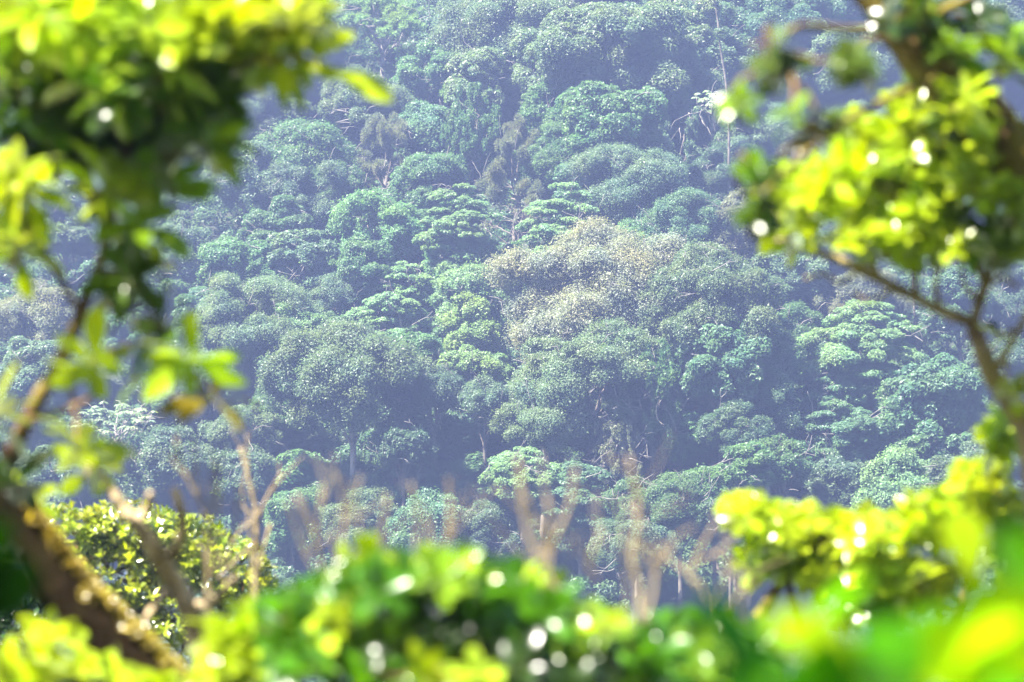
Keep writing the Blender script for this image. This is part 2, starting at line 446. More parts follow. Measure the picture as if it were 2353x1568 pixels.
#  kind, u, v, width, height (picture units), tone, label, options
TREES = [
    # --- top band
    ("pine", 880, 60, 270, 190, "lime", "light green pine with twisted pale limbs at the top of the slope", dict(clear=4, twigs=14, trunk="pale")),
    ("pine", 1068, 228, 140, 90, "lime", "small pine tufts on a crooked pale limb leaning out right of the twisted pine", dict(clear=2.5, twigs=3, trunk="pale", lean=-150)),
    ("pine", 800, 205, 150, 100, "lime", "low pine with light tufts below the twisted pine beside the hanging leaf", dict(clear=2.5, trunk="pale")),
    ("dome", 1190, 75, 320, 210, "grey", "wide grey green crown at the top edge, right of the pine", dict(clear=4)),
    ("coarse", 1400, 130, 400, 250, "grey", "largest round crown near the top, coarse grey green leaves", dict(clear=5)),
    ("coarse", 1560, 100, 260, 260, "grey", "grey green crown left of the tall pale slender trunk", dict(clear=4)),
    ("dome", 1770, 40, 280, 190, "teal", "bluish green round tree right of the tall pale slender trunk", dict(clear=4)),
    ("dome", 1780, 160, 200, 140, "blue", "dusky crown under the bluish green tree at the top", dict(clear=3)),
    ("dome", 1080, 30, 130, 160, "blue", "narrow dark tree between the twisted pine and the wide grey crown", dict(clear=3)),
    ("fine", 1300, -30, 300, 160, "grey", "crown cut by the top edge above the largest round crown", dict()),
    ("fine", 1900, 10, 240, 170, "teal", "misty tree at the top edge behind the dark hanging leaf clumps", dict()),
    ("dome", 2300, 60, 260, 220, "blue", "misty blue green tree in the top right corner behind the leaning trunk", dict()),
    ("dome", 1980, 130, 210, 170, "blue", "misty tree seen between the two dark hanging leaf clumps", dict()),
    ("dome", 600, 60, 260, 220, "blue", "misty tree behind the overhanging leaves at the top left", dict()),
    ("dome", 300, 120, 300, 260, "blue", "misty tree almost hidden by the overhanging branch", dict()),
    # --- second band
    ("coarse", 1120, 190, 200, 150, "grey", "rounded grey green tree below the wide crown at the top edge", dict(clear=3)),
    ("coarse", 1400, 270, 240, 170, "mid", "rounded green tree hanging below the largest round crown, thin trunks under it", dict(clear=6, twigs=8)),
    ("dome", 1280, 240, 160, 120, "mid", "small green crown left of the thin trunks in the upper middle", dict(clear=3)),
    ("dome", 1570, 190, 170, 170, "grey", "drooping crown left of the dark hollow beside the pale slender trunk", dict(clear=4)),
    ("fine", 840, 250, 220, 150, "grey", "loose grey tree under the hanging single leaf", dict(clear=3, twigs=9)),
    ("dome", 690, 340, 210, 140, "mid", "smooth green dome right of the overhanging branch, a thin trunk showing under it", dict(clear=5)),
    ("fine", 560, 250, 190, 140, "blue", "dim bluish crown touching the edge of the overhanging leaves", dict()),
    ("dome", 650, 265, 150, 90, "grey", "small grey dome above the smooth green dome", dict()),
    ("feather", 890, 370, 210, 170, "pink", "wispy brownish tree with bare twigs left of the ivy column", dict(twigs=12)),
    ("vine", 1085, 330, 150, 200, "mid", "ivy covered column of leaves under the crooked pine limb", dict(clear=1.5)),
    ("feather", 1185, 390, 210, 190, "pink", "pinkish feathery conical tree in the upper middle above the bright pair", dict(clear=2, twigs=10)),
    ("vine", 1560, 340, 120, 220, "blue", "thin vine draped tree with a pale crooked stem left of the dark hollow", dict(clear=1.5, twigs=10)),
    ("fine", 1440, 420, 230, 170, "blue", "dusky tree with bare twigs right of the pinkish feathery tree", dict(twigs=12)),
    ("fine", 1560, 500, 190, 120, "teal", "low teal shrubby tree just above the silvery giant", dict(twigs=8)),
    ("umbrella", 1640, 245, 130, 90, "pale", "pale umbrella leaved sapling with a slim white trunk beside the dark hollow", dict(clear=9, twigs=0, trunk="pale")),
    ("fine", 1740, 330, 190, 170, "blue", "dim tree right of the umbrella leaved sapling", dict()),
    ("fine", 2000, 320, 240, 160, "blue", "dim tree behind the sunlit leaves on the upper right", dict()),
    ("dome", 2200, 300, 260, 200, "blue", "dim round tree behind the leaning trunk on the upper right", dict()),
    ("dome", 1840, 480, 260, 180, "blue", "dim tree behind the lower rim of the sunlit leaves", dict()),
    ("fine", 1690, 500, 120, 140, "pink", "grey twiggy tree right above the silvery giant", dict(twigs=14)),
    # --- middle band
    ("dome", 560, 400, 170, 140, "blue", "dim blue crown right of the hanging leaves, under the smooth green dome", dict()),
    ("fine", 700, 440, 220, 120, "blue", "dark leafy tree below the smooth green dome", dict(twigs=8)),
    ("dome", 865, 515, 205, 140, "green", "soft green dome left of the bright pair of layered trees", dict(clear=4)),
    ("dome", 830, 630, 140, 160, "mid", "drooping green crown under the soft green dome", dict(clear=2)),
    ("tier", 1055, 500, 170, 170, "bright", "bright layered tree, left one of the pale green pair above the silvery giant", dict(clear=4)),
    ("tier", 1295, 500, 190, 150, "bright", "bright layered tree, right one of the pale green pair above the silvery giant", dict(clear=4)),
    ("bare", 1180, 520, 150, 100, "pink", "nearly leafless tree with curling branches between the bright layered pair", dict(clear=3, twigs=14)),
    ("dome", 1060, 590, 170, 110, "green", "dense green tree under the left one of the bright pair", dict(clear=3)),
    ("coarse", 700, 590, 160, 130, "blue", "dark tree with large glossy leaves left of the drooping green crown", dict()),
    ("dome", 520, 610, 120, 120, "green", "small clear green tree right of the hanging dark leaves", dict()),
    ("dome", 610, 590, 100, 90, "green", "small green tree beside the dark large leaved tree", dict()),
    ("fine", 420, 570, 120, 150, "blue", "hazy tree behind the dark hanging spray of leaves", dict()),
    ("tier", 930, 650, 150, 100, "bright", "upper bright layered tree left of the silvery giant with a thin trunk", dict(clear=3)),
    ("tier", 890, 725, 190, 110, "bright", "lower bright layered tree left of the silvery giant", dict(clear=2.5)),
    ("dome", 1075, 690, 180, 140, "bright", "rounded bright tree touching the left side of the silvery giant", dict(clear=3)),
    ("fine", 590, 725, 290, 150, "grey", "broad grey green umbrella crown right of the thin diagonal branch", dict(clear=4, twigs=8)),
    ("dome", 660, 765, 190, 130, "bright", "bright leafy tree in front of the broad grey umbrella crown", dict(clear=2.5)),
    ("dome", 1085, 760, 120, 170, "yellow", "slightly yellower narrow tree tucked against the silvery giant", dict(clear=2.5)),
    ("dome", 1085, 850, 160, 110, "lime", "lower yellowish tree over two thin trunks beside the silvery giant", dict(clear=5)),
    ("dome", 220, 640, 150, 90, "teal", "teal rounded tree left of the thin diagonal branch", dict()),
    ("fine", 90, 720, 190, 130, "pink", "dull mauve grey tree at the left edge", dict()),
    ("dome", 60, 840, 190, 150, "blue", "hazy tree at the left edge beneath the mauve grey one", dict()),
    ("dome", 150, 500, 190, 150, "blue", "dim tree with a pale trunk behind the yellow leaves at the left edge", dict(trunk="pale", clear=6)),
    ("dome", 300, 760, 160, 150, "teal", "green tree behind the dark hanging spray", dict()),
    # --- giant
    ("silver", 1410, 735, 480, 440, "silver", "silvery giant with sunlit grey leaves, the biggest tree of the hillside", dict(y=259, twigs=50)),
    ("silver", 1640, 740, 310, 380, "grey", "spreading twiggy crown on the right flank of the silvery giant", dict(y=253, twigs=34)),
    ("coarse", 1650, 860, 190, 210, "teal", "dark teal large leaved tree under the right flank of the silvery giant", dict(y=248.5, twigs=8)),
    ("silver", 1370, 890, 380, 290, "grey", "ivy hung lower body of foliage under the silvery giant", dict(y=250, twigs=30)),
    ("vine", 1500, 930, 170, 200, "mid", "hanging creepers on the shaded side under the silvery giant", dict(y=247.5, twigs=20)),
    ("fine", 1245, 970, 230, 150, "grey", "grey leafy tree bulging left at the foot of the silvery giant", dict(y=248, twigs=14)),
    ("vine", 1420, 1060, 110, 200, "pink", "tangle of pale hanging roots and creepers below the silvery giant", dict(y=246.5, twigs=40, trunk="pale")),
    ("coarse", 1560, 1000, 150, 130, "green", "clear green tree on a straight pale trunk right of the hanging roots", dict(y=249.5)),
    # --- right
    ("fine", 1960, 670, 220, 90, "pink", "flat mauve twiggy tree behind the bright dome on the right", dict(twigs=14)),
    ("dome", 2200, 690, 150, 120, "teal", "teal rounded tree with a slim trunk behind the lichen covered branch", dict(clear=5)),
    ("fine", 2330, 660, 160, 140, "blue", "hazy tree at the right edge behind the lichen covered branch", dict()),
    ("dome", 1820, 620, 150, 120, "blue", "dusky tree right of the silvery giant's crown", dict()),
    ("tier", 2000, 790, 310, 190, "bright", "bright domed layered tree, largest on the right side", dict(clear=5)),
    ("coarse", 2130, 900, 240, 170, "teal", "large leaved teal tree spreading right below the bright dome", dict(clear=4)),
    ("tier", 1890, 890, 170, 130, "teal", "teal layered tree left under the bright dome", dict(clear=4)),
    ("tier", 1925, 975, 190, 110, "teal", "flat tiered tree on a slim trunk under the teal layered tree", dict(clear=4)),
    ("tier", 1890, 1040, 160, 90, "green", "lowest flat tiered tree in the stack on the right", dict(clear=2.5)),
    ("coarse", 2110, 1000, 220, 120, "teal", "tree with long drooping leaves above the fresh green mound", dict(clear=3)),
    ("fine", 1770, 800, 120, 160, "blue", "shaded tree between the giant and the bright dome", dict(y=253)),
    ("fine", 1760, 930, 150, 180, "dark", "shaded tree over leaning thin trunks in the dark gap on the right", dict(y=250, trunk="pale", twigs=8)),
    ("fine", 2290, 850, 150, 170, "blue", "hazy tree behind the fork of the lichen covered branch", dict()),
    ("dome", 2080, 1110, 250, 130, "bright", "fresh green mound of a tree above the sunlit bush", dict(clear=2.5, twigs=2)),
    ("dome", 1930, 1100, 190, 130, "blue", "grey blue rounded tree left of the fresh green mound", dict(clear=2.5)),
    ("dome", 1720, 1080, 130, 120, "green", "small green tree at the foot of the dark gap", dict(y=240)),
    # --- left lower
    ("dome", 815, 890, 350, 250, "grey", "big round tree with two pale trunks, left of the giant", dict(clear=8, twigs=12, trunk="pale")),
    ("dome", 770, 765, 150, 80, "mid", "low green crown peeping above the big round tree", dict(clear=2)),
    ("dome", 950, 830, 140, 130, "green", "green crown on the right shoulder of the big round tree", dict(clear=4)),
    ("feather", 590, 855, 170, 70, "pink", "flat topped brownish tree left of the big round tree", dict(twigs=12)),
    ("umbrella", 265, 975, 220, 120, "pale", "pale tree with white umbrella shaped leaf whorls at the lower left", dict(clear=4, twigs=6, trunk="pale")),
    ("umbrella", 80, 960, 150, 90, "pale", "second pale umbrella leaved tree by the left edge", dict(clear=3, twigs=4, trunk="pale")),
    ("fine", 560, 990, 170, 100, "grey", "grey twiggy tree on a leaning trunk under the olive leaves", dict(clear=4, twigs=14)),
    ("dome", 470, 880, 160, 120, "blue", "shaded tree behind the olive hanging leaves", dict()),
    # --- bottom band
    ("coarse", 1050, 1000, 150, 100, "teal", "shrubby teal tree with long leaves between the big round tree and the giant", dict(clear=1.5)),
    ("fine", 1010, 910, 160, 120, "blue", "shaded tree in the dark hollow left of the giant", dict(y=251)),
    ("tier", 1200, 1085, 200, 100, "bright", "bright fan shaped tree behind the blurred bare twigs at the foot of the slope", dict(y=242)),
    ("tier", 1335, 1150, 180, 180, "teal", "drooping tiered tree right below the bright fan shaped tree", dict(y=241)),
    ("dome", 930, 1110, 180, 100, "teal", "low teal crown at the foot of the two pale trunks", dict(clear=2)),
    ("coarse", 690, 1080, 150, 90, "green", "low tree with spiky leaves left of the two pale trunks", dict(clear=1.5)),
    ("dome", 560, 1090, 170, 100, "blue", "bluish low tree behind the bare blurred stems on the left", dict(clear=2)),
    ("dome", 400, 1050, 190, 110, "blue", "bluish low tree above the sharp leaved bush", dict(clear=2)),
    ("dome", 670, 1190, 150, 140, "green", "green rounded tree just above the right end of the sharp leaved bush", dict(clear=2)),
    ("fine", 840, 1190, 190, 120, "grey", "greyish low tree behind the blurred twigs left of centre", dict(clear=2, twigs=8)),
    ("dome", 1000, 1200, 180, 120, "teal", "low teal tree behind the top of the dark green shrub", dict(clear=2)),
    ("fine", 1130, 1210, 150, 110, "blue", "dusky low tree left of the drooping tiered tree", dict(clear=2, twigs=8)),
    ("fine", 1560, 1170, 190, 150, "mid", "low tree with bare twigs right of the drooping tiered tree", dict(y=238, twigs=16)),
    ("dome", 1680, 1200, 160, 120, "blue", "dusky low tree left of the sunlit bush", dict(y=237)),
    ("fine", 1450, 1260, 180, 110, "blue", "dusky low tree behind the blurred brown stem right of centre", dict(y=234, twigs=10)),
    ("dome", 2250, 1080, 200, 150, "blue", "hazy tree behind the bright leaves at the right edge", dict()),
    ("dome", 150, 1090, 220, 120, "blue", "hazy tree behind the mossy trunk at the left edge", dict()),
    # --- trees filling the canopy between the others
    ("dome", 985, 150, 150, 130, "mid", "dim leafy tree under the right edge of the twisted pine", dict(clear=2)),
    ("fine", 765, 130, 150, 120, "mid", "dim green tree under the left edge of the twisted pine", dict(clear=2)),
    ("dome", 985, 300, 140, 120, "teal", "dark green tree between the wispy brownish tree and the ivy column", dict(clear=2)),
    ("fine", 1285, 345, 150, 130, "mid", "muted green tree right of the ivy column, under the small green crown", dict(clear=2)),
    ("dome", 1475, 350, 150, 120, "grey", "muted grey tree left of the thin vine draped tree", dict(clear=2)),
    ("fine", 1650, 400, 150, 120, "dark", "shadowy tree inside the dark hollow by the white slim trunk", dict(clear=1)),
    ("dome", 990, 420, 170, 130, "mid", "green tree left of the pinkish feathery conical tree", dict(clear=2)),
    ("coarse", 1345, 430, 150, 110, "teal", "leafy tree behind the right one of the bright layered pair", dict(clear=2)),
    ("fine", 780, 430, 150, 120, "mid", "muted tree right below the smooth green dome", dict(clear=2)),
    ("dome", 640, 510, 150, 110, "mid", "muted crown just above the small clear green trees", dict(clear=2)),
    ("dome", 960, 540, 110, 120, "mid", "narrow green tree wedged beside the soft green dome", dict(clear=2)),
    ("fine", 1450, 550, 170, 100, "green", "green leafy tree peeping over the left top of the silvery giant", dict(clear=2)),
    ("dome", 1170, 610, 120, 100, "green", "small green tree under the nearly leafless tree", dict(clear=2)),
    ("fine", 770, 690, 120, 110, "blue", "dim tree between the drooping green crown and the grey umbrella crown", dict(clear=2)),
    ("dome", 470, 710, 130, 130, "teal", "teal tree at the left flank of the grey umbrella crown", dict(clear=2)),
    ("dome", 965, 770, 120, 100, "mid", "small green tree below the lower bright layered tree", dict(clear=2)),
    ("fine", 1120, 930, 130, 110, "blue", "shadowed shrubby tree between the yellowish tree and the giant's foot", dict(y=249)),
    ("fine", 650, 930, 150, 110, "mid", "muted green tree at the left foot of the big round tree", dict(clear=2)),
    ("dome", 930, 1030, 140, 100, "dark", "dark bush like tree right of the two pale trunks", dict(y=246)),
    ("coarse", 1080, 1090, 130, 90, "mid", "leafy tree left of the bright fan shaped tree", dict(clear=1.5)),
    ("fine", 1690, 990, 150, 110, "dark", "shadowed tree below the dark teal large leaved tree", dict(y=246)),
    ("dome", 1800, 1060, 150, 110, "mid", "muted green tree at the bottom of the dark gap", dict(y=243)),
    ("fine", 1830, 770, 130, 130, "mid", "muted twiggy tree touching the left side of the bright dome", dict(clear=2)),
    ("dome", 2230, 970, 150, 120, "teal", "teal tree below the fork of the lichen covered branch", dict(clear=2)),
    ("fine", 2020, 1040, 140, 90, "mid", "small tree tucked between the tiered stack and the fresh green mound", dict(clear=1.5)),
    ("dome", 1640, 1120, 140, 100, "mid", "round low tree right of the straight pale trunk", dict(y=239)),
    ("fine", 1460, 1160, 130, 120, "mid", "low tree under the pale hanging roots", dict(y=239, twigs=12)),
    ("coarse", 790, 1110, 140, 90, "mid", "low leafy tree around the base of the two pale trunks", dict(clear=1)),
    ("dome", 380, 900, 150, 120, "mid", "muted tree behind the bright single leaf at the lower left", dict(clear=2)),
    ("dome", 360, 660, 130, 130, "mid", "muted tree behind the hanging dark spray of leaves", dict(clear=2)),
    ("fine", 1930, 560, 170, 110, "mid", "muted tree under the lower rim of the sunlit leaves", dict(clear=2)),
]
for i, (kind, u, v, w, h, tone, label, opt) in enumerate(TREES):
    far_tree(i, kind, u, v, w, h, tone, label, **opt)


def slender(name, label, pts, clear, r, tone, tufts, pale=False):
    """tall thin trunk rising between the crowns, with a few leaf tufts"""
    rng = np.random.default_rng(abs(hash(label)) % 1 + len(label) * 7)
    c0 = on_hill(*pts[-1], 0.0); d = c0[1]
    root = thing(name, label, "tree", c0, "trees on the misty hillside")
    q = np.array([P(u, v, d - 0.6) for u, v in pts][::-1]) - c0
    q[0, 2] -= 0.8
    T = Tubes(); T.add(bez(q, 16), np.linspace(r, r * 0.5, 16), 7)
    Cs = []
    for (u, v) in tufts:
        e = P(u, v, d - 0.8) - c0
        st = q[np.argmin(np.linalg.norm(q - e, axis=1))]
        T.add(limb(rng, st, e, 0.12, 6), np.linspace(r * 0.4, 0.03, 6), 5); Cs.append(e)
    T.build("trunk", M_PALEBARK if pale else M_FARBARK, root)
    if Cs:
        C = np.repeat(np.array(Cs), 7, 0) + rng.normal(size=(len(Cs) * 7, 3)) * 0.5
        V = leaves_on(rng, C, np.full((len(C), 3), 0.42), np.zeros_like(C), 0.28, 0.9, 0.5)
        link("crown", mesh_quads("crown", V, np.arange(len(V)).reshape(-1, 4), M_FAR), root, PALETTE[tone])


slender("slender_tree", "tall pale slender trunk rising out of the top edge right of the large crowns",
        [(1632, -60), (1648, 40), (1655, 110), (1668, 190), (1675, 300), (1674, 420), (1672, 560)], 0, 0.15, "blue", [(1700, -30), (1610, -40), (1660, 70)])
slender("slender_tree", "pale straight trunk behind the lichen covered branch, right one of two",
        [(2160, 600), (2150, 650), (2168, 720), (2178, 800), (2190, 900)], 0, 0.17, "teal", [(2130, 610), (2200, 600)])
slender("slender_tree", "pale straight trunk behind the lichen covered branch, left one of two",
        [(2098, 590), (2100, 700), (2108, 790), (2115, 880)], 0, 0.17, "teal", [(2080, 590), (2120, 585)])
slender("slender_tree", "thin pale trunk with a crooked side limb behind the leaves at the left edge",
        [(160, 470), (165, 560), (172, 640), (176, 720)], 0, 0.16, "blue", [(190, 500), (250, 525), (140, 470)])
slender("slender_tree", "mottled thin trunk in the upper middle under the rounded green tree",
        [(1400, 300), (1402, 350), (1398, 420), (1396, 480)], 0, 0.14, "mid", [(1390, 290)])
slender("slender_tree", "leaning thin trunk in the dark gap left of the bright dome",
        [(1800, 880), (1775, 930), (1765, 980), (1750, 1080)], 0, 0.15, "dark", [(1810, 870)])


def undergrowth():
    rng = np.random.default_rng(5)
    n = 14000
    y = rng.uniform(225, 372, n); x = rng.uniform(-1, 1, n) * (y * K * 1176 + 22)
    hgt = rng.uniform(0.3, 4.6, n) * (0.5 + 0.7 * (np.sin(x * 0.21 + 1) * np.sin(y * 0.17) > 0))
    C = np.stack([x, y, zg(x, y) + hgt * 0.6], 1)
    r = rng.uniform(0.5, 1.3, n)
    RAD = np.stack([r * 1.1, r * 1.1, r * 0.8], 1)
    V = leaves_on(rng, C, RAD, np.zeros_like(C), 0.36, 0.45, 0.5, up=0.5)
    o = link("undergrowth", mesh_quads("undergrowth", V, np.arange(len(V)).reshape(-1, 4), M_FAR), None, (0.075, 0.140, 0.080))
    o["kind"] = "stuff"; o["label"] = "dark leafy undergrowth between the trees on the hillside"; o["category"] = "undergrowth"


undergrowth()

# ------------------------------------------------------------------ near foliage
ROW_T = np.array([0, .10, .28, .48, .68, .87, 1.0]); ROW_W = np.array([.07, .16, .5, .86, 1.0, .74, .10])
ROW_T4 = np.array([0, .3, .7, 1.0]); ROW_W4 = np.array([.08, .6, 1.0, .15])


def blades(base, d, n, L, W, curl, fold=0.25, coarse=False):
    T, PW = (ROW_T4, ROW_W4) if coarse else (ROW_T, ROW_W)
    m = len(T); k = len(base)
    n = nrm(n - d * np.sum(n * d, 1, keepdims=True)); s = np.cross(d, n)
    c = base[:, None] + d[:, None] * (L[:, None] * T)[..., None] - n[:, None] * ((curl * L)[:, None] * T ** 2)[..., None]
    hw = (W[:, None] * PW * 0.5)[..., None]
    V = np.stack([c - s[:, None] * hw + n[:, None] * hw * fold, c, c + s[:, None] * hw + n[:, None] * hw * fold], 2)   # k,m,3,3
    V = V.reshape(-1, 3)
    o = (np.arange(k) * m * 3)[:, None, None]; i = (np.arange(m - 1) * 3)[None, :, None]; j = np.arange(2)[None, None, :]
    a = o + i + j
    F = np.stack([a, a + 1, a + 4, a + 3], -1).reshape(-1, 4)
    return V, F


def whorls(rng, C, A, k, L, W, spread=(38, 82), curl=(0.05, 0.35), coarse=False):
    """rosettes of leaves: centres C, twig directions A"""
    kk = rng.integers(k[0], k[1] + 1, len(C)); idx = np.repeat(np.arange(len(C)), kk)
    start = np.cumsum(kk) - kk; q = np.arange(len(idx)) - start[idx]
    A = nrm(A); ref = np.where(np.abs(A[:, 2:3]) > 0.9, [[1.0, 0, 0]], [[0, 0, 1.0]])
    X = nrm(np.cross(A, ref)); Y = np.cross(A, X)
    ph = q * 2.39996 + rng.uniform(0, 6.28, len(C))[idx] + rng.normal(size=len(idx)) * 0.2
    th = np.radians(rng.uniform(*spread, len(idx)))
    d = A[idx] * np.cos(th)[:, None] + (X[idx] * np.cos(ph)[:, None] + Y[idx] * np.sin(ph)[:, None]) * np.sin(th)[:, None]
    base = C[idx] - A[idx] * (q * L[0] * 0.04)[:, None]
    n = A[idx] + rng.normal(size=(len(idx), 3)) * 0.25
    LL = rng.uniform(*L, len(idx)); WW = LL * rng.uniform(*W, len(idx))
    return blades(base, d, n, LL, WW, rng.uniform(*curl, len(idx)), coarse=coarse)


def in_blob(rng, u, v, ru, rv, d, rd, n, shell=0.0, upb=0.7):
    q = rand_dirs(rng, n); r = rng.uniform(shell ** 3, 1, n) ** (1 / 3)
    q = q * r[:, None]; dd = d + q[:, 1] * rd
    s = K * dd
    C = np.stack([(u - 1176.5 + q[:, 0] * ru) * s, dd, CAMZ - (v - 784 - q[:, 2] * rv) * s], 1)
    A = q * 0.6 + np.array([0, 0, upb]) + rng.normal(size=(n, 3)) * 0.4
    return C, A


def px_path(pts, n=18):
    return bez([P(*p) for p in pts], n)


class Plant:
    """a near plant: bark tubes plus leaf clusters, gathered under one Empty"""
    def __init__(s, seed, name, label, cat, base, group=None):
        s.rng = np.random.default_rng(seed); s.base = np.asarray(base, float)
        s.root = thing(name, label, cat, s.base, group)
        s.T = Tubes(); s.stem = []; s.kids = []

    def limb(s, pts, r_px, n=18, sides=8, rough=0.05, tubes=None):
        path = px_path(pts, n); d = np.interp(np.linspace(0, 1, n), np.linspace(0, 1, len(pts)), [p[2] for p in pts])
        r = np.interp(np.linspace(0, 1, n), np.linspace(0, 1, len(r_px)), r_px) * K * d
        path = path + s.rng.normal(size=path.shape) * (r * rough)[:, None]; r = r * s.rng.uniform(1 - rough, 1 + rough, n)
        (tubes or s.T).add(path, r, sides); s.stem.append(path)
        return path

    def part(s, name, V, F, mat, color, smooth=True):
        o = link(name, mesh_quads(name, V - s.base, F, mat, smooth), s.root, color); s.kids.append(o); return o

    def leaves(s, blobs, k, L, W, mat, color, coarse=False, shell=0.0, spread=(38, 82), upb=0.7, twig=0.0022, back=0.05, part="leaf_cluster", curl=(0.05, 0.6), twigs=0.6):
        stem = np.concatenate(s.stem) if s.stem else None
        for b in blobs:
            reach = 0.55 * (L[0] + L[1]) / 2 / (K * b[4])
            C, A = in_blob(s.rng, b[0], b[1], max(b[2] - reach, 0.35 * b[2]), max(b[3] - reach, 0.35 * b[3]), *b[4:7], shell=shell, upb=upb)
            for c in (np.split(np.arange(len(C)), len(C)) if len(C) <= 7 else [np.arange(len(C))]):   # loose whorls are clusters of their own
                V, F = whorls(s.rng, C[c], A[c], k, L, W, coarse=coarse, spread=spread, curl=curl)
                s.part(part, V, F, mat, b[7] if len(b) > 7 else color)
            if stem is not None and twigs > 0:
                hub = np.mean(C, 0); near = stem[np.argmin(np.linalg.norm(stem - hub, axis=1))]
                s.T.add(limb(s.rng, near, hub, 0.008, 7), np.linspace(twig * 2.6, twig * 1.6, 7), 5)
                for c, a in zip(C, nrm(A)):
                    if s.rng.random() < twigs:
                        s.T.add(bez([hub + (c - hub) * 0.3, c - a * back + (hub - c) * 0.2, c], 5), np.linspace(twig * 1.5, twig, 5), 4)

    def single(s, pairs, d, mat, color, curl=0.15, tilt=(0.1, -1.0, 0.45), part="leaf", each=False):
        """leaves laid out one by one: (base u,v), (tip u,v), width"""
        Vs, Fs, n = [], [], 0
        for a, b, w in pairs:
            p = P(*a, d); q = P(*b, d + s.rng.uniform(-0.01, 0.01) * d); v = q - p; ln = np.linalg.norm(v)
            V, F = blades(p[None], nrm(v)[None], np.array([tilt]) + s.rng.normal(size=(1, 3)) * 0.25, np.array([ln]), np.array([w * K * d]), np.array([curl]))
            if each: s.part(part, V, F, mat, color)
            else: Vs.append(V); Fs.append(F + n); n += len(V)
        if not each: s.part(part, np.concatenate(Vs), np.concatenate(Fs), mat, color)

    def done(s, bark, name="branch"):
        V = np.concatenate(s.T.V) - s.base
        return link(name, mesh_quads(name, V, np.concatenate(s.T.F), bark, True), s.root)


G_LEAF = (0.110, 0.215, 0.008)
Y_LEAF = (0.225, 0.325, 0.008)
D_LEAF = (0.014, 0.036, 0.002)  # dark leaf green, used to paint shade inside the foliage
E_LEAF = (0.038, 0.125, 0.003)
O_LEAF = (0.160, 0.130, 0.012)


def root_at(u, d, dy=0.0):
    p = P(u, 784, d); return np.array([p[0], d + dy, float(zg(p[0], d + dy))])


